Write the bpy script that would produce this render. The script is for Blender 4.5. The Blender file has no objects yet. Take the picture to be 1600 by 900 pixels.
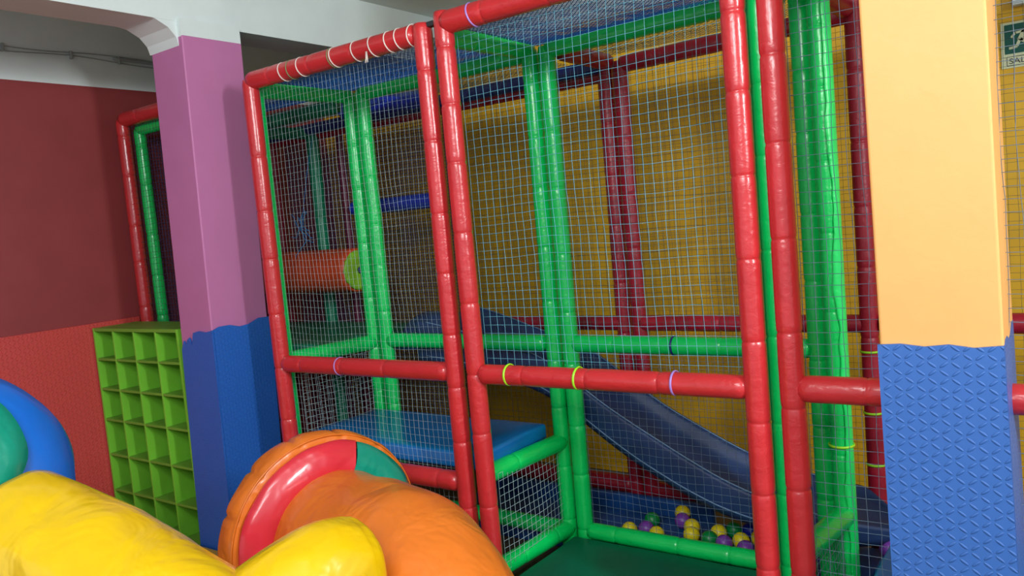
import bpy, bmesh, math, random
from mathutils import Vector, Matrix, noise
PI = math.pi
random.seed(7)
S = bpy.context.scene
C = S.collection

# ------------------------------------------------------------------ camera
CAM = Vector((0.62064, -2.15930, 1.33827))
Rv = Vector((0.81115668, 0.57811074, -0.08839013))
Uv = Vector((0.02345485, 0.11885871, 0.99263411))
Wv = Vector((-0.58435838, 0.80725496, -0.08285353))
cd = bpy.data.cameras.new('camera')
cam = bpy.data.objects.new('camera', cd)
C.objects.link(cam)
m = Matrix.Identity(4)
for i in range(3):
    m[i][0], m[i][1], m[i][2], m[i][3] = Rv[i], Uv[i], -Wv[i], CAM[i]
cam.matrix_world = m
cd.sensor_width = 36
cd.lens = 1241.2 / 1600 * 36
cd.clip_start = 0.02
S.camera = cam

# ------------------------------------------------------------------ light
W = bpy.data.worlds.new('world')
S.world = W
W.use_nodes = True
bgn = W.node_tree.nodes['Background']
bgn.inputs[0].default_value = (0.80, 0.90, 1.0, 1)
bgn.inputs[1].default_value = 0.8


def area(name, loc, target, sx, sy, power, color=(1, 1, 1)):
    l = bpy.data.lights.new(name, 'AREA')
    l.shape = 'RECTANGLE'
    l.size, l.size_y, l.energy, l.color = sx, sy, power, color
    o = bpy.data.objects.new(name, l)
    C.objects.link(o)
    o.location = loc
    d = Vector(target) - Vector(loc)
    o.rotation_euler = d.to_track_quat('-Z', 'Y').to_euler()
    return o


area('ceiling_lamp_right', (2.8, -1.3, 2.45), (-.6, -.3, 1.0), 0.25, 1.2, 120, (0.96, 0.99, 1.0))
area('ceiling_lamp_middle', (0.0, -2.2, 2.45), (-1.4, 0, .9), 1.2, 0.16, 22, (0.96, 0.99, 1.0))
area('ceiling_lamp_rear', (0.9, -3.4, 2.45), (-1.4, 0, 1.0), 1.2, 0.3, 40, (0.96, 0.99, 1.0))

S.view_settings.view_transform = 'Standard'
S.view_settings.look = 'None'
S.view_settings.gamma = 1
S.view_settings.exposure = 0.25
S.view_settings.use_curve_mapping = False


# ------------------------------------------------------------------ materials
def srgb(r, g, b):
    f = lambda c: (c / 255 / 12.92) if c / 255 <= .04045 else ((c / 255 + .055) / 1.055) ** 2.4
    return (f(r), f(g), f(b), 1)


class NT:
    def __init__(s, name):
        s.m = bpy.data.materials.new(name)
        s.m.use_nodes = True
        s.n = s.m.node_tree.nodes
        s.l = s.m.node_tree.links
        s.b = s.n['Principled BSDF']

    def math(s, op, a, b=None, c=None):
        n = s.n.new('ShaderNodeMath')
        n.operation = op
        for i, v in enumerate((a, b, c)):
            if v is None:
                continue
            if isinstance(v, (int, float)):
                n.inputs[i].default_value = v
            else:
                s.l.new(v, n.inputs[i])
        return n.outputs[0]


def mat(name, col, rough=.5, bump=0, bscale=20, var=.06, vscale=6, spec=.5, coat=0, stretch=None, bdist=.01):
    t = NT(name)
    b = t.b
    b.inputs['Roughness'].default_value = rough
    b.inputs['Specular IOR Level'].default_value = spec
    b.inputs['Coat Weight'].default_value = coat
    b.inputs['Coat Roughness'].default_value = .12
    tc = t.n.new('ShaderNodeTexCoord')
    nz = t.n.new('ShaderNodeTexNoise')
    nz.inputs['Scale'].default_value = vscale
    nz.inputs['Detail'].default_value = 4
    t.l.new(tc.outputs['Object'], nz.inputs['Vector'])
    mx = t.n.new('ShaderNodeMix')
    mx.data_type = 'RGBA'
    c2 = [max(0, c * (1 - 2.2 * var)) for c in col[:3]] + [1]
    c1 = [min(1, c * (1 + var)) for c in col[:3]] + [1]
    mx.inputs[6].default_value = c1
    mx.inputs[7].default_value = c2
    rr = t.n.new('ShaderNodeMapRange')
    rr.inputs[1].default_value, rr.inputs[2].default_value = .35, .7
    t.l.new(nz.outputs[0], rr.inputs[0])
    t.l.new(rr.outputs[0], mx.inputs[0])
    t.l.new(mx.outputs[2], b.inputs['Base Color'])
    if bump:
        n2 = t.n.new('ShaderNodeTexNoise')
        n2.inputs['Scale'].default_value = bscale
        n2.inputs['Detail'].default_value = 3
        n2.inputs['Distortion'].default_value = .6
        src = tc.outputs['Object']
        if stretch:
            mp = t.n.new('ShaderNodeMapping')
            mp.inputs['Scale'].default_value = stretch
            t.l.new(src, mp.inputs[0])
            src = mp.outputs[0]
        t.l.new(src, n2.inputs['Vector'])
        bp = t.n.new('ShaderNodeBump')
        bp.inputs['Strength'].default_value = bump
        bp.inputs['Distance'].default_value = bdist
        t.l.new(n2.outputs[0], bp.inputs['Height'])
        t.l.new(bp.outputs[0], b.inputs['Normal'])
    return t.m


def tread(name, col, cell=.02, rough=.42, strength=.9):
    """moulded foam sheet with alternating raised dashes"""
    t = NT(name)
    b = t.b
    b.inputs['Base Color'].default_value = col
    b.inputs['Roughness'].default_value = rough
    tc = t.n.new('ShaderNodeTexCoord')
    sp = t.n.new('ShaderNodeSeparateXYZ')
    t.l.new(tc.outputs['Object'], sp.inputs[0])
    u = t.math('DIVIDE', t.math('ADD', sp.outputs[0], sp.outputs[1]), cell)
    v = t.math('DIVIDE', sp.outputs[2], cell * .8)
    iu, iv = t.math('FLOOR', u), t.math('FLOOR', v)
    fu, fv = t.math('SUBTRACT', t.math('FRACT', u), .5), t.math('SUBTRACT', t.math('FRACT', v), .5)
    par = t.math('ABSOLUTE', t.math('MODULO', t.math('ADD', iu, iv), 2))
    sg = t.math('SUBTRACT', 1, t.math('MULTIPLY', par, 2))
    fv2 = t.math('MULTIPLY', fv, sg)
    a = t.math('MULTIPLY', t.math('ADD', fu, fv2), .707)
    c = t.math('MULTIPLY', t.math('SUBTRACT', fu, fv2), .707)
    aa = t.math('POWER', t.math('ABSOLUTE', t.math('DIVIDE', a, .16)), 2)
    cc = t.math('POWER', t.math('ABSOLUTE', t.math('DIVIDE', c, .5)), 2)
    h = t.math('MAXIMUM', t.math('SUBTRACT', 1, t.math('ADD', aa, cc)), 0)
    h = t.math('SQRT', h)
    bp = t.n.new('ShaderNodeBump')
    bp.inputs['Strength'].default_value = strength
    bp.inputs['Distance'].default_value = .11 * cell
    t.l.new(h, bp.inputs['Height'])
    t.l.new(bp.outputs[0], b.inputs['Normal'])
    return t.m


VB = dict(bump=.22, bscale=26, stretch=(1, 1, 1.4), bdist=.012)
RED = mat('red_vinyl', srgb(192, 42, 46), .30, coat=.25, var=.05, **VB)
DRED = mat('crimson_vinyl', srgb(160, 22, 44), .38, var=.1, **VB)
GREEN = mat('green_vinyl', srgb(0, 200, 92), .30, coat=.2, var=.05, **VB)
GREENL = mat('light_green_vinyl', srgb(20, 215, 100), .3, coat=.2, var=.04, **VB)
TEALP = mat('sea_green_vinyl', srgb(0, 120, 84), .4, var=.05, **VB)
BLUEP = mat('blue_vinyl', srgb(24, 52, 180), .35, var=.05, **VB)
MAROON = mat('maroon_vinyl', srgb(92, 22, 50), .45)
PALEB = mat('slide_highlight_blue', srgb(110, 142, 176), .4, var=.02)  # lighter blue standing in for the highlights on the slide
NAVYP = mat('navy_vinyl', srgb(28, 40, 110), .4, var=.05, **VB)
TIEL = mat('lime_tie', srgb(160, 225, 40), .4)
TIEP = mat('lilac_tie', srgb(165, 130, 205), .4)
TIEW = mat('white_cord', srgb(225, 215, 205), .7)
TIEG = mat('olive_cord', srgb(120, 135, 90), .7)
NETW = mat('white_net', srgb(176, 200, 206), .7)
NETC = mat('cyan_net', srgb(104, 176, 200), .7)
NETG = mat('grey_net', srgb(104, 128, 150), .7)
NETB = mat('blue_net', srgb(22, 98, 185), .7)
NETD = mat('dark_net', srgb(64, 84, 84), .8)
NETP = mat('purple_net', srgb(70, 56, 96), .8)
MATB = mat('mat_blue', srgb(14, 112, 184), .25, bump=.15, bscale=5, var=.04, bdist=.02, coat=.2)
MATG = mat('mat_green', srgb(0, 92, 70), .42, bump=.1, bscale=5, var=.06, bdist=.02)
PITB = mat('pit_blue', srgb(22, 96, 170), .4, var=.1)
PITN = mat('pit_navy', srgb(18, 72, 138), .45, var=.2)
SLIDE = mat('slide_blue', srgb(34, 58, 104), .46, bump=.1, bscale=14, var=.1, vscale=9, bdist=.01)
PAINT_RED = mat('red_paint', srgb(140, 52, 54), .6, bump=.1, bscale=60, var=.03, bdist=.002)
PAINT_WHITE = mat('white_paint', srgb(214, 224, 222), .7, bump=.15, bscale=40, var=.02, bdist=.003)
PAINT_YEL = mat('yellow_paint', srgb(216, 166, 24), .55, bump=.1, bscale=60, var=.05, bdist=.002)
PAINT_PINK = mat('pink_paint', srgb(186, 112, 160), .55, bump=.12, bscale=30, var=.02, bdist=.003)
PAINT_ORANGE = mat('orange_paint', srgb(236, 172, 100), .5, bump=.2, bscale=24, var=.015, bdist=.004)
EVAB = tread('blue_foam', srgb(54, 100, 172), .024)
EVAB2 = tread('blue_foam_small', srgb(34, 94, 184), .016)
EVAR = tread('red_foam', srgb(200, 72, 68), .02, .35)
LIME = mat('lime_laminate', srgb(116, 190, 52), .42, var=.03)
LIMED = mat('lime_edge', srgb(108, 158, 52), .5, var=.04)
TY = mat('yellow_pvc', srgb(218, 176, 0), .26, bump=.42, bscale=5.5, var=.03, bdist=.06, coat=.3)
TO = mat('orange_pvc', srgb(214, 112, 34), .33, bump=.42, bscale=5.5, var=.03, bdist=.06, coat=.2)
TR = mat('red_pvc', srgb(205, 44, 58), .3, bump=.5, bscale=4, var=.03, bdist=.05, coat=.3)
TT = mat('teal_pvc', srgb(0, 140, 116), .3, bump=.5, bscale=5, var=.03, bdist=.05, coat=.3)
TB = mat('blue_pvc', srgb(8, 96, 190), .35, bump=.4, bscale=3, var=.03, bdist=.05, coat=.2)
FLOORM = mat('dark_floor', srgb(96, 84, 70), .6, bump=.1, bscale=50, var=.15)
FLOORY = mat('floor_yellow', srgb(205, 165, 24), .45, var=.05)
METAL = mat('black_steel', srgb(40, 42, 46), .4)
CABLE = mat('grey_cable', srgb(150, 158, 156), .6)
ROLL = mat('roller_orange', srgb(212, 78, 36), .5, bump=.3, bscale=8, bdist=.02)
ROLLG = mat('roller_lime', srgb(135, 195, 45), .5, bump=.6, bscale=14, bdist=.02)
STRING = mat('blue_twine', srgb(40, 130, 200), .7)
SIGNG = mat('sign_green', srgb(0, 84, 72), .5, var=0)
SIGNW = mat('sign_white', srgb(205, 210, 170), .5, var=0)
SIGNK = mat('sign_dark', srgb(40, 44, 40), .5, var=0)
BALLM = {k: mat('ball_' + k, c, .38, var=.03, vscale=12) for k, c in dict(
    yellow=srgb(228, 206, 30), purple=srgb(120, 60, 160), green=srgb(0, 130, 60), blue=srgb(20, 40, 170)).items()}


# ------------------------------------------------------------------ helpers
def tag(o, label=None, cat=None, group=None, kind=None):
    if label: o['label'] = label
    if cat: o['category'] = cat
    if group: o['group'] = group
    if kind: o['kind'] = kind
    return o


def empty(name, loc=(0, 0, 0), label=None, cat=None, group=None):
    o = bpy.data.objects.new(name, None)
    o.location = loc
    o.empty_display_size = .05
    C.objects.link(o)
    return tag(o, label, cat, group)


def link(name, bm, mt, parent=None, smooth=True, world=True):
    """bm vertices are in world coordinates; the origin is put at the base of the shape"""
    me = bpy.data.meshes.new(name)
    bmesh.ops.recalc_face_normals(bm, faces=bm.faces)
    if parent is not None:
        off = parent.matrix_world.translation.copy() if False else tot(parent)
    else:
        xs = [v.co.x for v in bm.verts]; ys = [v.co.y for v in bm.verts]; zs = [v.co.z for v in bm.verts]
        off = Vector(((min(xs) + max(xs)) / 2, (min(ys) + max(ys)) / 2, min(zs)))
    for v in bm.verts:
        v.co -= off
    bm.to_mesh(me)
    bm.free()
    for p in me.polygons:
        p.use_smooth = smooth
    me.materials.append(mt)
    o = bpy.data.objects.new(name, me)
    C.objects.link(o)
    if parent is not None:
        o.parent = parent
    else:
        o.location = off
    return o


def tot(o):
    v = Vector((0, 0, 0))
    while o is not None:
        v = v + o.location
        o = o.parent
    return v


def box(bm, x0, x1, y0, y1, z0, z1, bev=0):
    r = bmesh.ops.create_cube(bm, size=1)
    for v in r['verts']:
        v.co = Vector(((x0 + x1) / 2 + v.co.x * (x1 - x0), (y0 + y1) / 2 + v.co.y * (y1 - y0), (z0 + z1) / 2 + v.co.z * (z1 - z0)))
    if bev:
        es = list({e for v in r['verts'] for e in v.link_edges})
        bmesh.ops.bevel(bm, geom=es, offset=bev, segments=3, affect='EDGES', profile=.5)


def basis(d):
    d = d.normalized()
    a = Vector((0, 0, 1)) if abs(d.z) < .9 else Vector((0, 1, 0))
    u = d.cross(a).normalized()
    return d, u, d.cross(u).normalized()


def rings(bm, rs, cap=True):
    """rs: list of lists of Vectors (closed rings)"""
    vs = [[bm.verts.new(p) for p in r] for r in rs]
    n = len(vs[0])
    for a, b in zip(vs, vs[1:]):
        for i in range(n):
            bm.faces.new((a[i], a[(i + 1) % n], b[(i + 1) % n], b[i]))
    if cap:
        bm.faces.new(vs[0]); bm.faces.new(list(reversed(vs[-1])))
    return vs


def tube(bm, p0, p1, r=.034, seams=None, seed=0, taper=0, hollow_end=False, n=26, rough=.009, step=.018):
    """padded pipe: foam sleeve in vinyl, pinched where it is tied"""
    p0, p1 = Vector(p0), Vector(p1)
    L = (p1 - p0).length
    d, u, w = basis(p1 - p0)
    rd = random.Random(seed)
    if seams is None:
        seams = []
        s = rd.uniform(.12, .2)
        while s < L - .08:
            seams.append(s)
            s += rd.uniform(.19, .27)
    ss = []
    k = max(2, int(L / step))
    for i in range(k + 1):
        ss.append(L * i / k)
    for s in seams:
        ss += [s - .007, s - .003, s, s + .003, s + .007]
    ss = sorted(x for x in ss if 0 <= x <= L)
    R = []
    for s in ss:
        rr = r
        for q in seams:
            dd = abs(s - q)
            if dd < .012:
                rr -= .0028 * (1 - dd / .012) ** 1.5
        if taper:
            e = min(s, L - s)
            if e < taper:
                rr *= .62 + .38 * math.sqrt(max(0, 1 - (1 - e / taper) ** 2))
        else:
            e = min(s, L - s)
            if e < .006:
                rr *= .9 + .1 * e / .006
        ring = []
        for j in range(n):
            a = 2 * PI * j / n
            q = Vector((math.cos(a) * 1.4, math.sin(a) * 1.4, s * 9 + seed * 3.7))
            f = 1 + rough * noise.noise(q) + rough * .6 * noise.noise(q * 3.1)
            ring.append(p0 + d * s + (u * math.cos(a) + w * math.sin(a)) * rr * f)
        R.append(ring)
    rings(bm, R)


def torus(bm, c, ax, R, r, n=28, m=6, squash=1.0):
    c, d = Vector(c), Vector(ax)
    d, u, w = basis(d)
    rs = []
    for i in range(n):
        a = 2 * PI * i / n
        e = u * math.cos(a) + w * math.sin(a)
        rs.append([c + e * (R + r * math.cos(2 * PI * j / m)) + d * r * squash * math.sin(2 * PI * j / m) for j in range(m)])
    vs = [[bm.verts.new(p) for p in q] for q in rs]
    for i in range(n):
        A, B = vs[i], vs[(i + 1) % n]
        for j in range(m):
            bm.faces.new((A[j], A[(j + 1) % m], B[(j + 1) % m], B[j]))


def strand(bm, pts, r, m=3):
    rs = []
    for i, p in enumerate(pts):
        t = (pts[min(i + 1, len(pts) - 1)] - pts[max(i - 1, 0)])
        d, u, w = basis(t)
        rs.append([p + (u * math.cos(2 * PI * j / m) + w * math.sin(2 * PI * j / m)) * r for j in range(m)])
    rings(bm, rs, cap=True)


def make_net(name, o, U, V, cu, cv, mt, parent=None, r=.0013, seed=0, amp=.004, bulge=.01, diamond=False, hr=.92):
    """knotted net between the edges of a frame, slightly slack"""
    o, U, V = Vector(o), Vector(U), Vector(V)
    nu, nv = max(2, round(U.length / cu)), max(2, round(V.length / cv))
    N = U.cross(V).normalized()
    ud, vd = U.normalized(), V.normalized()

    def P(i, j):
        s, t = i / nu, j / nv
        q = Vector((s * U.length * 3, t * V.length * 3, seed * 5.3))
        e = min(1, 6 * min(s, 1 - s)) * min(1, 6 * min(t, 1 - t))
        a = noise.noise_vector(q) * amp * 2.2 + noise.noise_vector(q * 6) * amp * .45
        g = bulge * math.sin(PI * s) * math.sin(PI * t)
        return o + U * s + V * t + (ud * a.x + vd * a.y) * (.25 + .75 * e) + N * (a.z * e + g)
    bm = bmesh.new()
    if diamond:
        for k in range(-nv, nu + 1):
            pts = [P(k + j, j) for j in range(nv + 1) if 0 <= k + j <= nu]
            if len(pts) > 1: strand(bm, pts, r)
            pts = [P(k + nv - j, j) for j in range(nv + 1) if 0 <= k + nv - j <= nu]
            if len(pts) > 1: strand(bm, pts, r)
    else:
        for i in range(nu + 1):
            strand(bm, [P(i, j) for j in range(nv + 1)], r)
        for j in range(nv + 1):
            strand(bm, [P(i, j) for i in range(nu + 1)], r * hr)
    return link(name, bm, mt, parent)


_seed = [10]


def part_tube(name, parent, p0, p1, mt, r=.034, **k):
    _seed[0] += 1
    bm = bmesh.new()
    tube(bm, p0, p1, r, seed=_seed[0], **k)
    return link(name, bm, mt, parent)


def part_ring(name, parent, c, ax, R, r, mt, label=None):
    bm = bmesh.new()
    torus(bm, c, ax, R, r, squash=1.6)
    o = link(name, bm, mt, parent)
    if label: o['label'] = label
    return o


FZ = -.08      # room floor
# ------------------------------------------------------------------ setting
XW, YW, CZ = -3.55, 1.60, 2.57


def struct(name, boxes, mt, bev=0):
    bm = bmesh.new()
    for b in boxes:
        box(bm, *b, bev=bev)
    return tag(link(name, bm, mt, smooth=False), kind='structure')


struct('floor', [(XW - .1, 3.2, -4.2, YW + .1, FZ - .1, FZ)], FLOORM)
struct('ceiling', [(XW - .1, 3.2, -4.2, YW + .1, CZ, CZ + .1)], PAINT_WHITE)
struct('wall_left', [(XW - .1, XW, -4.2, YW + .1, FZ, 2.23)], PAINT_RED)
struct('wall_left_top', [(XW - .1, XW, -4.2, YW + .1, 2.23, CZ)], PAINT_WHITE)
struct('wall_back', [(XW, 3.2, YW, YW + .1, FZ, 2.35)], PAINT_YEL)
struct('wall_back_top', [(XW, 3.2, YW, YW + .1, 2.35, CZ)], PAINT_WHITE)


# ceiling beam over the pink column, with a haunch where it meets the column
def beam():
    bm = bmesh.new()
    box(bm, -2.66, -2.45, -4.2, YW, 2.30, CZ)
    # bracket that thickens the beam into the column head
    pts = []
    for (y, z) in [(-.32, 2.31), (-.24, 2.298), (-.185, 2.27), (-.155, 2.235), (-.145, 2.20), (-.145, 2.31)]:
        pts.append((y, z))
    va = [bm.verts.new((-2.675, y, z)) for y, z in pts]
    vb = [bm.verts.new((-2.452, y, z)) for y, z in pts]
    bm.faces.new(va); bm.faces.new(vb[::-1])
    for i in range(len(pts)):
        j = (i + 1) % len(pts)
        bm.faces.new((va[i], va[j], vb[j], vb[i]))
    box(bm, -2.675, -2.43, -.145, .15, 2.235, 2.31)
    return tag(link('trim_1', bm, PAINT_WHITE, smooth=False), kind='structure')


beam()


def column(name, x0, x1, y0, y1, z1, mt, x0b, x1b, y1b=None):
    """slightly tapered plastered column"""
    bm = bmesh.new()
    box(bm, x0, x1, y0, y1, FZ, z1, bev=.006)
    for v in bm.verts:
        t = 1 - (v.co.z - FZ) / (z1 - FZ)
        s = (v.co.x - x0) / (x1 - x0)
        v.co.x += ((x0b - x0) * (1 - s) + (x1b - x1) * s) * t
    return tag(link(name, bm, mt, smooth=False), kind='structure')


column('trim_2', -2.663, -2.425, -.145, .15, 2.24, PAINT_PINK, -2.742, -2.50)
column('trim_3', .205, .455, -.145, .13, CZ, PAINT_ORANGE, .235, .489)


def column_pad(label, xa, xb, ta, tb, y0, y1, ztop, ragged, mt):
    """foam sheets glued round the lower column: front sheet and side sheet. xa/xb at z=FZ, ta/tb at the top"""
    root = empty('wall_pad', ((xa + xb) / 2, y0, FZ), label, 'wall pad', None)
    th = .008

    def sheet(pts, nrm):
        bm = bmesh.new()
        a = [bm.verts.new(p) for p in pts]
        b = [bm.verts.new(Vector(p) + Vector(nrm) * th) for p in pts]
        bm.faces.new(a); bm.faces.new(b[::-1])
        for i in range(len(a)):
            j = (i + 1) % len(a)
            bm.faces.new((a[i], a[j], b[j], b[i]))
        return bm

    def X(s, z):
        t = (z - FZ) / (ztop - FZ)
        return (xa + (ta - xa) * t) * (1 - s) + (xb + (tb - xb) * t) * s
    e = .001
    pts = [(X(0, FZ), y0 - e, FZ), (X(1, FZ) + th, y0 - e, FZ)]
    for s, dz in reversed(ragged):
        z = ztop + dz
        pts.append((X(s, z) + (th if s == 1 else 0), y0 - e, z))
    link('front_sheet', sheet(pts, (0, -1, 0)), mt, root, smooth=False)
    pts = [(X(1, FZ) + e, y0, FZ), (X(1, FZ) + e, y1, FZ)]
    for k in (1, .8, .62, .45, .28, .1, 0):
        z = ztop + .012 * math.sin(k * 9) + .012 * k
        pts.append((X(1, z) + e, y0 + (y1 - y0) * k, z))
    link('side_sheet', sheet(pts, (1, 0, 0)), mt, root, smooth=False)
    return root


column_pad('blue textured foam pad round the foot of the pink column', -2.745, -2.497, -2.692, -2.458, -.146, .15, .985,
           [(0, -.09), (.08, -.05), (.13, -.07), (.2, -.045), (.27, -.035), (.34, -.07), (.42, -.012), (.6, -.004), (.8, -.01), (1, 0)], EVAB2)
column_pad('blue textured foam pad round the foot of the orange column', .233, .488, .2195, .4675, -.146, .13, .972,
           [(0, 0), (.2, .003), (.4, -.003), (.6, .003), (.8, -.004), (1, .002)], EVAB)

# red pad on the left wall
bm = bmesh.new()
box(bm, XW, XW + .018, -4.1, .13, FZ, 1.008, bev=.003)
o = link('wall_pad', bm, EVAR, smooth=False)
tag(o, 'coral red textured foam pad along the dark red wall', 'wall pad')
# yellow floor mat
bm = bmesh.new()
box(bm, -3.4, -1.0, -2.3, -.17, FZ, -.018, bev=.008)
tag(link('floor_mat', bm, FLOORY), 'yellow floor mat before the pink column and lime shelf', 'mat')

# cable along the upper left wall
root = empty('wall_cable', (XW + .01, -.8, 2.38), 'thin grey cable pair sagging along the white top of the left wall', 'cable')
for k, dz in ((0, .012), (1, -.012)):
    bm = bmesh.new()
    pts = []
    for i in range(60):
        y = -2.6 + 3.2 * i / 59
        pts.append(Vector((XW + .012, y, 2.383 + dz + .007 * math.sin(y * 7 + k * 2) - .005 * abs(math.sin(y * 4)))))
    strand(bm, pts, .003, 5)
    link('cable', bm, CABLE, root)
bm = bmesh.new()
tube(bm, (XW + .014, .17, 2.385), (XW + .014, .6, 2.38), .008, seams=[], n=10, rough=0)
link('conduit', bm, CABLE, root)
for y in (-.37, -.05, .2):
    bm = bmesh.new()
    box(bm, XW, XW + .02, y - .006, y + .006, 2.36, 2.40, .002)
    link('cable_clip', bm, CABLE, root, smooth=False)

# ------------------------------------------------------------------ lime shelf
def shelf():
    x0, x1, y0, y1, z0, z1 = -3.515, -2.745, -.138, .10, FZ, .985
    root = empty('cubbyhole_shelf', (-3.12, 0, FZ), 'lime green cubbyhole shelf with rows of open square boxes by the pink column', 'shelf')
    t = .016

    def bx(n, b, mt=LIME):
        bm = bmesh.new()
        box(bm, *b, bev=.0012)
        return link(n, bm, mt, root, smooth=False)
    nr = 7
    bx('side_panel', (x0, x0 + t, y0, y1, z0, z1))
    bx('side_panel', (x1 - t, x1, y0, y1, z0, z1))
    bx('top_panel', (x0 + t, x1 - t, y0, y1, z1 - t, z1), LIMED)
    bx('back_panel', (x0 + t, x1 - t, y1 - .006, y1, z0, z1 - t))
    bx('plinth', (x0 + t, x1 - t, y0 + .004, y0 + .02, z0, z0 + .03))
    zb = z0 + .03
    hs = [.155, .16, .165, .19, .195, .185]
    tot_h = z1 - t - zb
    k = tot_h / sum(hs)
    z = z1 - t
    zs = []
    for h in hs:
        z -= h * k
        zs.append(z)
        bx('shelf_board', (x0 + t, x1 - t, y0 + .001, y1 - .006, z, z + .012), LIMED)
    for i in (1, 2, 3):
        x = x0 + (x1 - x0) * i / 4
        zt = z1 - t
        bx('divider', (x - .006, x + .006, y0 + .0005, y1 - .006, zs[-1] + .012, zt))
    for zz in (.90, .47):
        bm = bmesh.new()
        torus(bm, (x0 + .09, y1 - .008, zz), (0, 1, 0), .003, .002, 10, 6)
        link('screw', bm, METAL, root)
    return root


shelf()

# ------------------------------------------------------------------ panels of the climbing frame
XAL, XAR, XBL, XBR, XCL = -2.2, -1.227, -1.131, -.13, -.031
D, WY = .545, 1.02
ZT, ZM, ZL = 2.018, .818, .409
ZTg, ZMg, ZLg, ZBg = 1.998, .828, .418, .05


def frame(label, loc):
    return empty('net_frame', loc, label, 'net frame')


# front A
f = frame('red front frame of the cell with the raised blue mat, white cord on top', (-1.71, 0, FZ))
part_tube('post', f, (XAL, 0, FZ), (XAL, 0, ZT + .005), RED)
part_tube('post', f, (XAR, 0, FZ), (XAR, 0, ZT + .03), RED)
top = part_tube('top_rail', f, (XAL + .01, 0, ZT + .002), (XAR - .03, 0, ZT), RED, r=.037)
mid = part_tube('middle_rail', f, (XAL + .02, 0, ZM), (XAR - .02, 0, ZM), RED, r=.036, taper=.03)
part_tube('lower_rail', f, (XAL + .02, 0, ZL), (XAR - .02, 0, ZL), RED, r=.037, taper=.03)
part_tube('bottom_rail', f, (XAL + .02, 0, ZBg - .06), (XAR - .02, 0, ZBg - .06), RED, r=.034)
make_net('net', (XAL + .02, .028, 0), (XAR - XAL - .04, 0, 0), (0, 0, ZT - .01), .0225, .028, NETW, f, r=.0006, hr=.6, seed=1, amp=.005)
for x, tl, mt in ((-1.97, .3, TIEW), (-1.92, .1, TIEG), (-1.86, .25, TIEW), (-1.68, .3, TIEG), (-1.668, .32, TIEW), (-1.55, .25, TIEW), (-1.46, .3, TIEW), (-1.38, .28, TIEW), (-1.33, .2, TIEW), (-1.27, -.1, TIEW)):
    part_ring('cord', top, (x, 0, ZT), (1, 0, tl * .5), .0385, .0017, mt)
part_ring('cable_tie', mid, (-1.83, 0, ZM), (1, 0, .1), .0365, .002, TIEP)
# knot hanging from the cord
bm = bmesh.new()
for a in range(3):
    strand(bm, [Vector((-1.475 + .002 * a, -.036, ZT - .02)), Vector((-1.474 + .004 * a, -.04, ZT - .045)), Vector((-1.48 + .007 * a, -.04, ZT - .06))], .0018, 5)
link('cord_knot', bm, TIEW, top)

# front B
f = frame('red front frame of the cell with the slide, open below its lime-tied middle rail', (-.63, 0, FZ))
part_tube('post', f, (XBL, 0, FZ), (XBL, 0, ZT + .05), RED)
part_tube('post', f, (XBR, 0, FZ), (XBR, 0, ZT + .05), RED)
top = part_tube('top_rail', f, (XBL + .01, -.002, ZT + .012), (XBR - .01, -.002, ZT + .012), RED, r=.039)
mid = part_tube('middle_rail', f, (XBL + .02, 0, ZM - .002), (XBR - .02, 0, ZM - .002), RED, r=.035, taper=.03)
make_net('net', (XBL + .03, .03, ZM + .02), (XBR - XBL - .06, 0, 0), (0, 0, ZT - ZM - .03), .030, .029, NETC, f, r=.0009, seed=2, amp=.005)
part_ring('cable_tie', top, (-1.0, 0, ZT + .012), (1, 0, .2), .0405, .0025, TIEP)
part_ring('cable_tie', mid, (-.985, 0, ZM), (1, 0, .0), .0362, .0028, TIEL)
part_ring('cable_tie', mid, (-.71, 0, ZM), (1, 0, -.05), .0362, .0028, TIEL)
part_ring('cable_tie', mid, (-.375, 0, ZM), (1, 0, .0), .0362, .0025, TIEP)

# front C (behind the orange column)
XCR = 1.15
f = frame('red front frame running behind the orange column', (.5, 0, FZ))
part_tube('post', f, (XCL, 0, FZ), (XCL, 0, ZT + .05), RED)
part_tube('post', f, (XCR, 0, FZ), (XCR, 0, ZT + .05), RED)
part_tube('top_rail', f, (XCL + .01, 0, ZT + .02), (XCR - .01, 0, ZT + .02), RED, r=.037)
mid = part_tube('middle_rail', f, (XCL + .015, 0, ZM + .002), (XCR - .01, 0, ZM + .002), RED, r=.037, taper=.035)
make_net('net', (XCL + .03, .03, -.02), (XCR - XCL - .06, 0, 0), (0, 0, ZT - .01), .034, .032, NETG, f, r=.0010, seed=3, amp=.006)
part_ring('cable_tie', mid, (.215, 0, ZM), (1, 0, 0), .0375, .0032, TIEL)

# front Z (behind the lime shelf)
f = frame('red front frame standing behind the lime cubbyhole shelf', (-3.15, .14, FZ))
part_tube('post', f, (-3.475, .14, FZ), (-3.475, .14, 2.05), RED)
part_tube('post', f, (-2.80, .14, FZ), (-2.80, .14, 2.05), RED)
part_tube('top_rail', f, (-3.46, .14, 2.05), (-2.8, .14, 2.05), RED, r=.038)
part_tube('middle_rail', f, (-3.46, .14, .82), (-2.8, .14, .82), RED, r=.036, taper=.03)
make_net('net', (-3.45, .14, 0), (.62, 0, 0), (0, 0, 2.03), .028, .03, NETP, f, r=.0009, seed=4)
f = frame('green inner frame of the cell behind the lime shelf', (-3.15, .2, FZ))
part_tube('post', f, (-3.435, .205, FZ), (-3.435, .205, 2.0), GREEN, r=.03)
part_tube('top_rail', f, (-3.43, .205, 2.0), (-2.80, .205, 2.0), GREEN, r=.033)
part_tube('post', f, (-2.84, .205, FZ), (-2.84, .205, 1.98), GREEN, r=.03)

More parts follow.
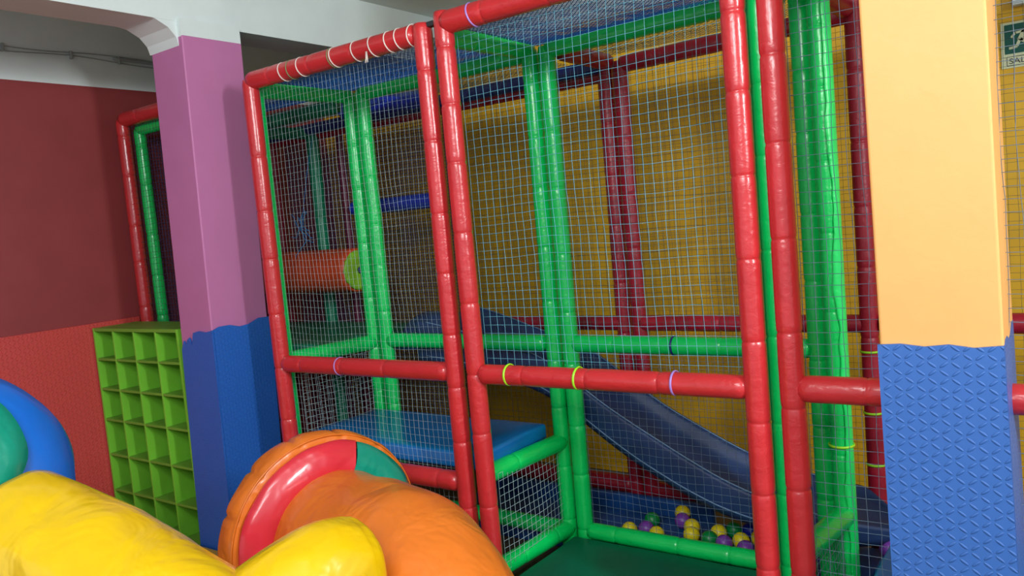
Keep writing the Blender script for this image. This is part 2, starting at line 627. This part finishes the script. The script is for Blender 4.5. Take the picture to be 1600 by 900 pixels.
# green side frames (run from front to back)
def side(label, x, rails, nets=(), post0=.075, xf=None, D=D):
    f = frame(label, (x, .3, FZ))
    xf = x if xf is None else xf
    part_tube('post', f, (xf, post0, FZ), (xf, post0, ZTg), GREEN)
    part_tube('post', f, (x, D, FZ), (x, D, ZTg + .01), GREEN)
    for n, z in rails:
        o = part_tube(n, f, (xf, post0, z), (x, D, z), GREEN, r=.036)
    for z0, z1, mt in nets:
        make_net('net', (x, post0 + .02, z0), (0, D - post0 - .04, 0), (0, 0, z1 - z0), .028, .028, mt, f, r=.0009, seed=int(z0 * 10) + 5)
    return f


side('green side frame next to the pink column', XAL + .012, [('top_rail', ZTg), ('middle_rail', ZMg - .01), ('bottom_rail', .0)], [(0.02, ZMg - .05, NETW)], xf=-2.252, post0=.062)
side('green side frame between the blue mat cell and the slide cell', -1.15, [('top_rail', ZTg + .01), ('lower_rail', ZLg), ('bottom_rail', ZBg)], [(ZBg, ZLg, NETW)], xf=-1.19)
fb = side('green side frame with sleeve split open, right of the slide cell', -.035, [('top_rail', ZTg + .01), ('lower_rail', .285), ('bottom_rail', -.03)], [(-.02, .285, NETG)], xf=-.085, D=.50)

# green back frames of the front row
f = frame('green back frame behind the raised blue mat', (-1.6, D, FZ))
part_tube('post', f, (-2.10, D, FZ), (-2.10, D, ZTg + .01), GREEN)
part_tube('top_rail', f, (-2.10, D, ZTg), (-1.185, D, ZTg), GREEN, r=.035)
part_tube('middle_rail', f, (-2.09, D, ZMg), (-1.185, D, ZMg), GREEN, r=.034, taper=.02)
part_tube('bottom_rail', f, (-2.09, D, ZBg - .01), (-1.19, D, ZBg - .01), GREEN, r=.034)
make_net('net', (-2.09, D, .42), (.9, 0, 0), (0, 0, ZTg - .43), .028, .028, NETD, f, r=.0007, seed=11)
f = frame('green back frame of the slide cell at the edge of the ball pit', (-.6, D, FZ))
part_tube('post', f, (-1.071, D, FZ), (-1.071, D, ZTg + .01), GREEN)
part_tube('post', f, (-.105, D + .01, FZ), (-.105, D + .01, ZTg + .01), GREEN)
part_tube('top_rail', f, (-1.06, D, ZTg), (-.15, D, ZTg), GREEN, r=.036)
mid = part_tube('middle_rail', f, (-1.06, D, ZMg), (-.12, D, ZMg), GREEN, r=.034, taper=.03)
part_tube('bottom_rail', f, (-1.05, D, ZBg), (-.15, D, ZBg), GREEN, r=.034)
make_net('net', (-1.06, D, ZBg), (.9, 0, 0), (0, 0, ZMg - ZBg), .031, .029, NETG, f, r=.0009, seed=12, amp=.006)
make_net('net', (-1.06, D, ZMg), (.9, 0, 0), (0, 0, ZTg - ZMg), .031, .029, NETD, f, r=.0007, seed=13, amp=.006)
part_ring('cable_tie', mid, (-.62, D, ZMg), (1, 0, 0), .0352, .0028, NAVYP)

f = frame('green back frame behind the orange column', (.5, D, FZ))
part_tube('post', f, (1.1, D, FZ), (1.1, D, ZTg), GREEN)
part_tube('top_rail', f, (.03, D, ZTg + .03), (1.1, D, ZTg + .03), GREEN, r=.034)
part_ring('cable_tie', fb, (-.035, .50, .52), (0, 0, 1), .0385, .0028, TIEL)
# sleeve split lengthwise, its loose flap standing off the post
bm = bmesh.new()
a_, b_ = [], []
for i in range(150):
    z = FZ + .02 + i * .0138
    a0_ = -62 + 26 * noise.noise(Vector((z * 4.2, 3, 1))) + 8 * noise.noise(Vector((z * 17, 8, 1)))
    row = []
    for k in range(9):
        a = math.radians(a0_ + (38 - a0_) * k / 8)
        rr = .0362 + .003 * (1 - k / 8) ** 3
        row.append(Vector((-.035 + rr * math.cos(a), .50 + rr * math.sin(a), z)))
    a_.append([bm.verts.new(p) for p in row])
for r0_, r1_ in zip(a_, a_[1:]):
    for k in range(8):
        bm.faces.new((r0_[k], r0_[k + 1], r1_[k + 1], r1_[k]))
flap = link('split_sleeve', bm, GREENL, fb)
sm_ = flap.modifiers.new('thick', 'SOLIDIFY'); sm_.thickness = .002
flap['label'] = 'lighter green torn sleeve edge'
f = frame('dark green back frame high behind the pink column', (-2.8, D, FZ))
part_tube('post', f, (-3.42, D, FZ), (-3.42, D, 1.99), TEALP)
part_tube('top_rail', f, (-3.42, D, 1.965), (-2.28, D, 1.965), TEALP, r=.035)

# rear row: dark red frames against the yellow wall
f = frame('crimson rear frame by the yellow wall, left of the slide', (-2.2, WY, FZ))
part_tube('post', f, (-3.40, WY + .01, FZ), (-3.40, WY + .01, 1.97), DRED, r=.03)
part_tube('post', f, (-2.86, WY + .06, FZ), (-2.86, WY + .06, 1.95), MAROON, r=.022)
part_tube('post', f, (-1.073, WY, FZ), (-1.073, WY, 1.99), DRED)
part_tube('top_rail', f, (-3.40, WY + .01, 1.945), (-1.07, WY + .01, 1.945), DRED, r=.03)
part_tube('middle_rail', f, (-1.86, WY, .838), (-1.07, WY, .838), DRED, r=.034)
part_tube('bottom_rail', f, (-1.9, WY, .085), (-1.07, WY, .085), DRED, r=.04)
make_net('net', (-3.36, WY + .07, .0), (1.36, 0, 0), (0, 0, 1.96), .017, .017, NETP, f, r=.0022, seed=25)  # mesh kept dense and dark, partly to dim the rear left corner
tag(make_net('added_side_net', (-3.47, .25, .0), (0, .75, 0), (0, 0, 1.96), .017, .017, NETP, None, r=.0022, seed=26), 'added dense dark purple net hanging along the red wall inside the frame', 'net')  # added dense, also to darken the red wall behind it
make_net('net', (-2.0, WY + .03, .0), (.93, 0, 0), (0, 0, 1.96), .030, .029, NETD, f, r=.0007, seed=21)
f = frame('crimson rear frame by the yellow wall, behind the slide', (-.5, WY, FZ))
part_tube('post', f, (-.997, WY, FZ), (-.997, WY, 1.99), DRED)
part_tube('post', f, (-.038, WY - .01, FZ), (-.038, WY - .01, 2.05), DRED, r=.033)
part_tube('top_rail', f, (-.99, WY, 1.975), (-.04, WY, 1.985), DRED, r=.036)
part_tube('middle_rail', f, (-.99, WY, .838), (-.05, WY, .838), DRED, r=.035)
part_tube('bottom_rail', f, (-.99, WY, .075), (-.05, WY, .075), DRED, r=.036)
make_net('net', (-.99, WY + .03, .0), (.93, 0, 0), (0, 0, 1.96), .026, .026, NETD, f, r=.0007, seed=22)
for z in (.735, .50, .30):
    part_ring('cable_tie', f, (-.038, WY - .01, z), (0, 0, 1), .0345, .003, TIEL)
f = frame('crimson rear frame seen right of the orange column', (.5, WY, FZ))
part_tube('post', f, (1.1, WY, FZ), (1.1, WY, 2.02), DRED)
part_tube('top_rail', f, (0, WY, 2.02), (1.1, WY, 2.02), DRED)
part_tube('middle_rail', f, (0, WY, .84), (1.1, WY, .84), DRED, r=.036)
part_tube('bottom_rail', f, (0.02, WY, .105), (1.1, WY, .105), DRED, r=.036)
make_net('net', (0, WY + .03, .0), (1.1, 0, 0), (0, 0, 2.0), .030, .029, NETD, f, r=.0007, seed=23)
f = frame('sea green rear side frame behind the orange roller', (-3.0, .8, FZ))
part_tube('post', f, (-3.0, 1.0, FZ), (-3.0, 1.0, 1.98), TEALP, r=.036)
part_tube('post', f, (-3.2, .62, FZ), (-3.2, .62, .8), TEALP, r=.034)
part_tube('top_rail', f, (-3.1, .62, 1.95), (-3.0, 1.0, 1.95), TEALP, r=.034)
# crimson rails running to the back
part_tube('rail', empty('padded_rail', (-1.035, .8, ZTg), 'crimson padded rail running back to the twin crimson posts', 'rail'),
          (-1.035, D + .05, ZTg - .01), (-1.035, WY - .03, ZTg - .01), DRED, r=.035)
part_tube('rail', empty('padded_rail', (-.06, .8, ZTg), 'crimson padded rail running back near the orange column top', 'rail'),
          (-.06, D + .05, ZTg + .0), (-.06, WY - .03, ZTg + .0), DRED, r=.035)

# blue rails at the rear left
for lab, p0, p1, r in (('bright blue padded rail at mid height left of the twin red posts', (-2.72, .99, 1.49), (-2.03, .99, 1.485), .04),
                       ('bright blue padded rail up under the net roof', (-2.66, .93, 2.02), (-2.02, .93, 1.995), .045),
                       ('navy padded rail along the rear top of the frame', (-3.4, .965, 1.965), (-1.07, .965, 1.975), .032)):
    bm = bmesh.new()
    _seed[0] += 1
    tube(bm, p0, p1, r, seed=_seed[0], taper=.03)
    tag(link('padded_rail', bm, NAVYP if 'navy' in lab else BLUEP), lab, 'rail')

# net roofs
for lab, x0, x1, s in (('blue net roof over the raised blue mat cell', XAL, XAR, 31), ('blue net roof over the slide cell', XBL, XBR, 32),
                       ('blue net roof over the cell behind the orange column', XCL, XCR, 33), ('blue net roof behind the pink column', -3.43, -2.25, 34)):
    y0 = .02 if s != 34 else .2
    o = make_net('roof_net', (x0 + .02, y0, ZT), (x1 - x0 - .04, 0, 0), (0, D - y0, 0), .019, .019, NETB, None, r=.0014, seed=s, diamond=True, bulge=-.012)
    tag(o, lab, 'net')
    o = make_net('roof_net', (x0 + .02, D + .02, ZT), (x1 - x0 - .04, 0, 0), (0, WY - D - .04, 0), .026, .026, NETD, None, r=.0009, seed=s + 9, diamond=True, bulge=-.012)
    tag(o, lab.replace('blue net roof', 'dark rear net roof'), 'net')

# steel connector between the tops of the front frames
bm = bmesh.new()
box(bm, -1.29, -1.09, -.012, .012, ZT + .012, ZT + .03, .003)
tag(link('steel_connector', bm, METAL, smooth=False), 'black steel bar joining the two red frame tops', 'bar')

# ------------------------------------------------------------------ mats, decks
def pad(name, b, mt, lab, cat, bev=.012, skirt=True):
    bm = bmesh.new()
    box(bm, *b, bev=bev)
    bmesh.ops.subdivide_edges(bm, edges=[e for e in bm.edges if e.calc_length() > .1], cuts=10, use_grid_fill=True)
    for v in bm.verts:
        v.co += noise.noise_vector(v.co * 5) * .003
    return tag(link(name, bm, mt), lab, cat)


pad('floor_mat', (-2.165, -1.19, .045, .50, .437, .502), MATB, 'thick bright blue vinyl mat raised on the low red rail', 'mat', .014)
pad('floor_mat', (-1.105, -.125, -.12, .505, FZ + .002, .035), MATG, 'dark green floor mat inside the slide cell entrance', 'mat', .01)
pad('deck_mat', (-3.40, -2.26, .26, .98, .79, .85), TEALP, 'dark sea green deck under the orange roller', 'mat')
pad('deck_mat', (-2.23, -1.96, .60, .98, .77, .83), PITB, 'blue deck square at the head of the slide', 'mat')
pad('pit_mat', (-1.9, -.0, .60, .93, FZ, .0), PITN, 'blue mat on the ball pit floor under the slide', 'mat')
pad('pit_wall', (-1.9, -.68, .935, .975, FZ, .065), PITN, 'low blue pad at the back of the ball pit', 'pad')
pad('entry_block', (.115, 1.05, .05, .52, FZ, .255), PITB, 'light blue block behind the orange column foot', 'block')
pad('pit_mat', (.02, 1.05, .60, .98, FZ, .06), PITB, 'blue mat behind the light blue block', 'mat')

# ------------------------------------------------------------------ slide
def interp(x, T):
    if x <= T[0][0]: return T[0][1]
    for a, b in zip(T, T[1:]):
        if x <= b[0]:
            t = (x - a[0]) / (b[0] - a[0])
            return a[1] + (b[1] - a[1]) * t
    return T[-1][1]


ZB = [(-2.0, .72), (-1.78, .70), (-1.56, .67), (-1.39, .635), (-1.21, .575), (-1.06, .47), (-.89, .355), (-.73, .27), (-.58, .2), (-.45, .158), (-.3, .135), (-.13, .12), (.08, .11)]
HN = [(-2.0, .20), (-1.6, .17), (-1.0, .155), (-.83, .165), (-.6, .155), (-.38, .125), (-.1, .1), (.02, .085), (.08, .03)]
HF = [(-2.0, .23), (-1.82, .21), (-1.5, .15), (-.97, .125), (-.7, .13), (-.5, .12), (-.1, .1), (.02, .08), (.08, .03)]


def smooth(x, T):
    return sum(interp(x + k * .03, T) for k in (-3, -2, -1, 0, 1, 2, 3)) / 7


def slide():
    root = empty('slide', (-1, .8, FZ), 'long navy blue plastic slide sloping down right to the ball pit', 'slide')
    bm = bmesh.new()
    rs = []
    n = 90
    for i in range(n + 1):
        x = -1.96 + (2.03) * i / n
        zb, hn, hf = smooth(x, ZB), smooth(x, HN), smooth(x, HF)
        w = min(1, (1 - i / n) * 9 + .35)
        yc = .79
        P = [(.61, -.0), (.595, .03), (.598, hn * .6), (.592, hn - .012), (.598, hn), (.612, hn), (.62, hn - .01), (.628, hn * .6), (.64, .065), (.665, .045), (.72, .04), (.79, .038), (.86, .04), (.915, .048),
             (.94, .065), (.955, hf * .7), (.963, hf - .01), (.975, hf), (.99, hf), (.996, hf - .012), (.99, hf * .5), (.985, .02), (.97, .0), (.88, .008), (.79, .01), (.7, .008)]
        rs.append([Vector((x, yc + (y - yc) * w, zb + z)) for y, z in P])
    rings(bm, rs)
    link('chute', bm, SLIDE, root)
    # highlights along the chute edges, put in as pale strands
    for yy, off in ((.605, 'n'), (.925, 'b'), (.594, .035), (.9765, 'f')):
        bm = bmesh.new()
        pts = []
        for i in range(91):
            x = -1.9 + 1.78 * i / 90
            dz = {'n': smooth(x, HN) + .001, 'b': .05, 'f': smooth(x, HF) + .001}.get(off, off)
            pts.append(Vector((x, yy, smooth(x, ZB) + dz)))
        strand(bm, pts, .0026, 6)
        link('highlight_line', bm, PALEB, root)
    # hood at the head of the slide
    bm = bmesh.new()
    rs = []
    for dx, k in ((-.10, .75), (-.09, .9), (-.06, 1), (.06, 1), (.09, .9), (.10, .75)):
        ring = [Vector((-1.99 + dx, .79 - .2 * k, .80)), Vector((-1.99 + dx, .79 + .2 * k, .80))]
        ring += [Vector((-1.99 + dx, .79 + .2 * k * math.cos(PI * i / 16), .80 + .13 * k * math.sin(PI * i / 16))) for i in range(1, 16)]
        rs.append(ring)
    rings(bm, rs)
    link('hood', bm, SLIDE, root)
    # two support legs
    for x in (-1.9, -.11):
        bm = bmesh.new()
        tube(bm, (x, .8, FZ), (x, .8, smooth(x, ZB) + .02), .016, seams=[], n=12, rough=0)
        link('support_leg', bm, METAL, root)


slide()

# ------------------------------------------------------------------ balls
def ball_mesh(c):
    bm = bmesh.new()
    bmesh.ops.create_uvsphere(bm, u_segments=28, v_segments=18, radius=.0328)
    for v in bm.verts:
        if abs(v.co.z) < .002: v.co *= 1.012
        if abs(v.co.z) > .0315: v.co.z *= .97
    me = bpy.data.meshes.new('ball')
    bm.to_mesh(me); bm.free()
    for p in me.polygons: p.use_smooth = True
    me.materials.append(BALLM[c])
    return me


BM = {k: ball_mesh(k) for k in BALLM}
def ray(x, y): return Wv + Rv * ((x - 800) / 1241.2) - Uv * ((y - 450) / 1241.2)
def onz(x, y, z):
    d = ray(x, y)
    return CAM + d * ((z - CAM.z) / d.z)


BALLS = [((-.925, .649), 'yellow', 0, 'small yellow ball at the left end of the ball row, by the green post'),
 ((-.866, .685), 'purple', 0, 'purple ball squeezed between the two leftmost yellow balls'),
 ((-.885, .78), 'green', 0, 'green ball lying alone behind the leftmost balls'),
 ((-.803, .650), 'yellow', 0, 'big-looking yellow ball right of the leftmost purple ball'),
 ((-.80, .90), 'yellow', 0, 'shaded yellow ball farthest back, half under the slide'),
 ((-.765, .82), 'purple', 0, 'purple ball just in front of the farthest back yellow ball'),
 ((-.705, .775), 'yellow', 0, 'yellow ball directly behind the front yellow ball mid pile'),
 ((-.675, .70), 'yellow', 0, 'front yellow ball in the middle of the pile, yellow ball behind it'),
 ((-.585, .76), 'yellow', 0, 'olive-shaded yellow ball behind the front green and purple balls'),
 ((-.595, .688), 'green', 0, 'green ball in the front row between a yellow and a purple ball'),
 ((-.54, .81), 'green', 0, 'dim green ball in the slide shadow, right of the olive-shaded ball'),
 ((-.53, .672), 'purple', 0, 'left of the two front purple balls nearest the red posts'),
 ((-.48, .72), 'yellow', 0, 'yellow ball between the two purple balls nearest the red posts'),
 ((-.44, .655), 'purple', 0, 'right of the two front purple balls nearest the red posts'),
 ((-.425, .77), 'yellow', 0, 'dim yellow ball at the right, tucked under the slide edge'),
 ((-.375, .70), 'blue', 0, 'royal blue ball beside the front purple ball'),
 ((-.35, .64), 'green', 0, 'green ball touching the left side of the red post'),
 ((-.48, .83), 'blue', 0, 'dark blue ball hidden deep behind the front yellow ball'),
 ((.05, .72), 'purple', 0.06, 'purple ball beyond the slide end by the orange column')]
for (x, y), c, dz, lab in BALLS:
    o = bpy.data.objects.new('play_ball', BM[c])
    C.objects.link(o)
    o.location = (x, y, .0335 + dz)
    o.rotation_euler = (random.uniform(0, 3), random.uniform(0, 3), 0)
    tag(o, lab, 'ball', 'plastic balls in the ball pit')

# ------------------------------------------------------------------ roller and twine
root = empty('roller', (-3.0, .8, 1.16), 'orange padded roller with a lime end high on the left', 'roller')
bm = bmesh.new()
tube(bm, (-3.42, .8, 1.165), (-2.515, .8, 1.155), .118, seams=[.2, .5], n=40, rough=.02)
link('sleeve', bm, ROLL, root)
bm = bmesh.new()
rs = []
for k, (r, x) in enumerate(((.108, 0), (.105, .012), (.085, .02), (.05, .017), (.02, .008))):
    rs.append([Vector((-2.52 + x, .8 + r * math.cos(2 * PI * i / 36) * (1 + .02 * math.sin(i * 2.2)), 1.155 + r * math.sin(2 * PI * i / 36))) for i in range(36)])
rings(bm, rs)
link('end_cap', bm, ROLLG, root)
bm = bmesh.new()
torus(bm, (-2.500, .8, 1.155), (1, 0, 0), .014, .006)
link('drawstring_knot', bm, NAVYP, root)

bm = bmesh.new()
rd = random.Random(3)
for k in range(9):
    p = Vector((-2.70, .60, 1.40))
    pts = [p.copy()]
    a = rd.uniform(0, 2 * PI)
    for j in range(9):
        a += rd.uniform(-.9, .9)
        p = p + Vector((math.cos(a) * .012, rd.uniform(-.003, .003), math.sin(a) * .012 - .005 * (k % 3)))
        pts.append(p.copy())
    strand(bm, pts, .0022, 5)
strand(bm, [Vector((-2.70 + .05 * math.sin(t * .42) - .02, .60, 1.40 - .014 * t)) for t in range(12)], .0022, 5)
strand(bm, [Vector((-2.70, .60, 1.40)), Vector((-2.70, .68, 1.7)), Vector((-2.72, .8, 2.0))], .0015, 4)
tag(link('twine_tangle', bm, STRING), 'tangle of blue twine hanging before the orange roller', 'twine')

# ------------------------------------------------------------------ exit sign on the yellow wall
sx, sz = .285, 1.80
def wallpt(px, py):
    d = ray(px, py)
    return CAM + d * ((YW - CAM.y) / d.y)


a0 = wallpt(1563, 38)
a1 = wallpt(1570, 108)
H = a0.z - a1.z
x0 = a0.x
root = empty('exit_sign', (x0 + .1, YW, a1.z), 'green and white exit sign with running figure on the yellow wall', 'sign')
yF = YW - .001
def plate(name, x0_, x1_, z0_, z1_, t0, t1, mt):
    bm = bmesh.new(); box(bm, x0_, x1_, YW - t1, YW - t0, z0_, z1_)
    return link(name, bm, mt, root, smooth=False)


sw = H * .98
z1_, z0_ = a0.z, a1.z
plate('board', x0, x0 + sw, z0_, z1_, 0, .004, SIGNW)
plate('green_panel', x0 + .07 * H, x0 + sw - .07 * H, z0_ + .31 * H, z1_ - .05 * H, .004, .005, SIGNG)
# caption frame
bm = bmesh.new()
for b in ((x0 + .1 * H, x0 + sw - .1 * H, z0_ + .24 * H, z0_ + .25 * H), (x0 + .1 * H, x0 + sw - .1 * H, z0_ + .05 * H, z0_ + .06 * H),
          (x0 + .1 * H, x0 + .11 * H, z0_ + .05 * H, z0_ + .25 * H), (x0 + sw - .11 * H, x0 + sw - .1 * H, z0_ + .05 * H, z0_ + .25 * H)):
    box(bm, b[0], b[1], YW - .005, YW - .004, b[2], b[3])
link('caption_frame', bm, SIGNK, root, smooth=False)
# figure: running person towards a doorway
bm = bmesh.new()


def poly(pts, t=.0065):
    a = [bm.verts.new((x0 + H * u, YW - .005, z0_ + H * v)) for u, v in pts]
    b = [bm.verts.new((x0 + H * u, YW - t, z0_ + H * v)) for u, v in pts]
    bm.faces.new(a); bm.faces.new(b[::-1])
    for i in range(len(a)):
        j = (i + 1) % len(a)
        bm.faces.new((a[i], a[j], b[j], b[i]))


def limb(a, b, w):
    a, b = Vector(a), Vector(b)
    d = (b - a).normalized(); n = Vector((-d.y, d.x)) * w / 2
    poly([a + n, b + n, b - n, a - n])


poly([(.50 + .05 * math.cos(k * PI / 6), .84 + .05 * math.sin(k * PI / 6)) for k in range(12)])
limb((.46, .78), (.36, .58), .11)
limb((.45, .77), (.27, .75), .05); limb((.28, .76), (.20, .66), .045)
limb((.46, .76), (.54, .66), .05); limb((.54, .67), (.62, .68), .045)
limb((.37, .60), (.50, .50), .06); limb((.49, .51), (.50, .37), .055)
limb((.36, .60), (.30, .46), .06); limb((.31, .45), (.15, .43), .05)
poly([(.68, .37), (.86, .37), (.86, .88), (.68, .88)])
link('running_figure', bm, SIGNW, root, smooth=False)
cu = bpy.data.curves.new('txt', 'FONT')
cu.body = 'SALIDA'
cu.size = H * .17
cu.extrude = .0004
tmp = bpy.data.objects.new('txt', cu)
C.objects.link(tmp)
bpy.context.view_layer.update()
me = bpy.data.meshes.new_from_object(tmp.evaluated_get(bpy.context.evaluated_depsgraph_get()))
bpy.data.objects.remove(tmp)
for v in me.vertices:
    v.co = Vector((x0 + .14 * H + v.co.x * 1.15, YW - .0052 - v.co.z, z0_ + .09 * H + v.co.y)) - tot(root)
me.materials.append(SIGNK)
tx = bpy.data.objects.new('lettering', me)
C.objects.link(tx); tx.parent = root
# pale box above the sign
p = wallpt(1582, 12)
bm = bmesh.new()
box(bm, p.x, p.x + .3, YW - .05, YW, p.z, p.z + .16, .006)
tag(link('white_box', bm, PAINT_WHITE), 'white box on the yellow wall above the exit sign', 'box')

# ------------------------------------------------------------------ soft toy in the foreground
def PX(x, y, d): return CAM + ray(x, y) * d


def sweep(bm, pts, rad, n=44, sub=10, round0=True, round1=True, wr=.02, seed=0, flat=1.0):
    """catmull-rom sweep with rounded ends"""
    P = [Vector(p) for p in pts]
    Q, R = [], []
    for i in range(len(P) - 1):
        p0, p1, p2, p3 = P[max(i - 1, 0)], P[i], P[i + 1], P[min(i + 2, len(P) - 1)]
        for k in range(sub):
            t = k / sub
            Q.append(.5 * ((2 * p1) + (p2 - p0) * t + (2 * p0 - 5 * p1 + 4 * p2 - p3) * t * t + (3 * p1 - p0 - 3 * p2 + p3) * t ** 3))
            R.append(rad[i] + (rad[i + 1] - rad[i]) * t)
    Q.append(P[-1]); R.append(rad[-1])
    rs = []
    T0 = (Q[1] - Q[0]).normalized()
    _, u, w = basis(T0)
    frames = []
    for i, q in enumerate(Q):
        T = (Q[min(i + 1, len(Q) - 1)] - Q[max(i - 1, 0)]).normalized()
        u = (u - T * u.dot(T)).normalized()
        w = T.cross(u)
        frames.append((q, T, u.copy(), w.copy(), R[i]))

    def ring(q, u, w, r, s):
        out = []
        for j in range(n):
            a = 2 * PI * j / n
            e = u * math.cos(a) + w * math.sin(a)
            f = 1 + wr * noise.noise(Vector((math.cos(a) * 1.3, math.sin(a) * 1.3, s * 7 + seed))) + wr * .5 * noise.noise(Vector((math.cos(a) * 4, math.sin(a) * 4, s * 9 + seed)))
            out.append(q + e * r * f)
        return out
    q, T, u, w, r = frames[0]
    if round0:
        for k in range(1, 7):
            a = k / 7 * PI / 2
            rs.append(ring(q - T * (r * .45 * math.cos(a)), u, w, r * math.sin(a) ** .7, 0))
    for i, (q, T, u, w, r) in enumerate(frames):
        rs.append(ring(q, u, w, r, (q - Q[0]).length))
    if round1:
        L = (Q[-1] - Q[0]).length
        for k in range(6, 0, -1):
            a = k / 7 * PI / 2
            rs.append(ring(q + T * (r * .45 * math.cos(a)), u, w, r * math.sin(a) ** .7, L))
    rings(bm, rs)


toy = empty('soft_play_toy', (-1.0, -1.0, FZ), 'big padded toy of yellow and orange tubes and round end wheels on the yellow mat', 'toy')


def disc(cen, n, prof, a0, a1, steps, mt, name, scallop=0, closed=False, wr=.006, seed=0):
    """surface of revolution around n between angles (0 = up, positive to the right), profile (radius, offset along n)"""
    n = Vector(n).normalized()
    up = (Vector((0, 0, 1)) - n * n.z).normalized()
    rt = up.cross(n)          # to the viewer's right
    if rt.dot(Rv) < 0: rt = -rt
    bm = bmesh.new()
    cols = []
    for i in range(steps + (0 if closed else 1)):
        a = a0 + (a1 - a0) * i / steps
        e = up * math.cos(a) + rt * math.sin(a)
        sc = 1 - scallop * max(0, 1 - abs(((a / (PI / 7)) % 1) - .5) * 9)
        col = []
        for r, o in prof:
            q = cen + e * r * (sc if r > .2 else 1) + n * o
            q += noise.noise_vector(q * 9 + Vector((seed, 0, 0))) * wr
            col.append(bm.verts.new(q))
        cols.append(col)
    m = len(cols)
    for i in range(m if closed else m - 1):
        A, B = cols[i], cols[(i + 1) % m]
        for j in range(len(prof) - 1):
            bm.faces.new((A[j], A[j + 1], B[j + 1], B[j]))
    # back side so that the piece has thickness
    return link(name, bm, mt, toy)


# orange wheel
nW = Vector((math.cos(.23), -math.sin(.23), 0))
cW = Vector((-1.355, -.53, .385)) - nW * .01
RW = .322
rim = [(.02, -.12), (.15, -.125), (.26, -.12), (RW - .012, -.11), (RW + .003, -.10), (RW + .011, -.08), (RW + .014, -.05), (RW + .011, -.024), (RW + .004, -.004), (RW - .004, .002), (RW - .03, .0), (RW - .06, -.004), (.05, -.01), (.02, -.01)]
disc(cW, nW, rim, 0, 2 * PI, 140, TO, 'wheel_rim', scallop=.028, closed=True)


def face(a0, a1, mt, name, sd):
    pf = [(.15, .03)]
    for k in range(9):
        t = k / 8
        r = .17 + (RW - .012 - .17) * t
        pf.append((r, .022 + .030 * math.sin(PI * min(1, t * .98 + .02))))
    pf += [(RW - .018, -.002), (.16, -.004), (.15, .03)]
    disc(cW, nW, pf, a0, a1, max(8, int((a1 - a0) * 20)), mt, name, wr=.008, seed=sd)


D2 = PI / 180
face(-98 * D2, 22 * D2, TR, 'red_panel', 1)
face(22 * D2, 100 * D2, TT, 'teal_panel', 2)
face(100 * D2, 190 * D2, TR, 'red_panel', 3)
face(190 * D2, 262 * D2, TT, 'teal_panel', 4)

# orange elbow
c = cW
bm = bmesh.new()
sweep(bm, [c - nW * .02, c + nW * .18, c + nW * .42 + Vector((0, 0, -.0)), c + nW * .61 + Vector((0, -.03, -.08)), c + nW * .72 + Vector((0, -.05, -.22)), c + nW * .75 + Vector((0, -.05, -.31))],
      [.215, .225, .235, .235, .235, .22], round0=False, round1=True, wr=.03, seed=2, n=60, sub=12)
link('orange_tube', bm, TO, toy)

# blue lobe with teal face, yellow arms
d0 = 2.0
bc = PX(-88, 762, d0)
nb = (CAM - bc).normalized() * .8 + Vector((.35, 0, .25))
nb.normalize()
lobe = [(.01, -.2), (.14, -.19), (.23, -.15), (.285, -.08), (.30, 0), (.285, .06), (.25, .11), (.20, .145), (.14, .16), (.01, .165)]
disc(bc, nb, lobe, 0, 2 * PI, 80, TB, 'blue_wheel', closed=True, wr=.01, seed=5)
disc(bc + Vector((0, 0, .05)), nb, [(.17, .12), (.165, .162), (.12, .185), (.06, .195), (.01, .198)], 0, 2 * PI, 50, TT, 'teal_panel', closed=True, wr=.008, seed=6)
bm = bmesh.new()
sweep(bm, [PX(22, 826, 1.93), PX(150, 905, 1.84), PX(320, 1020, 1.72), PX(450, 1130, 1.65)], [.150, .172, .172, .165], round0=False, wr=.035, seed=8, n=56)
link('yellow_tube', bm, TY, toy)
bm = bmesh.new()
sweep(bm, [PX(300, 1070, 1.72), PX(420, 965, 1.78), PX(500, 905, 1.86), PX(548, 885, 1.92)], [.13, .132, .13, .118], round0=True, wr=.035, seed=9, n=56)
link('yellow_tube', bm, TY, toy)
# stitched seams
for cc, nn, rr, oo in ((cW, nW, RW + .004, .001), (cW, nW, .222, .02)):
    bm = bmesh.new()
    torus(bm, cc + nn * oo, nn, rr, .0025, 90, 6)
    link('seam', bm, TO, toy)
# lower support so that the toy stands on the mat
bm = bmesh.new()
sweep(bm, [PX(450, 1130, 1.65), Vector((-.62, -1.18, .14)), Vector((-.58, -1.16, .06))], [.15, .14, .13], round0=True, wr=.03, seed=12, n=40)
link('foot', bm, TB, toy)
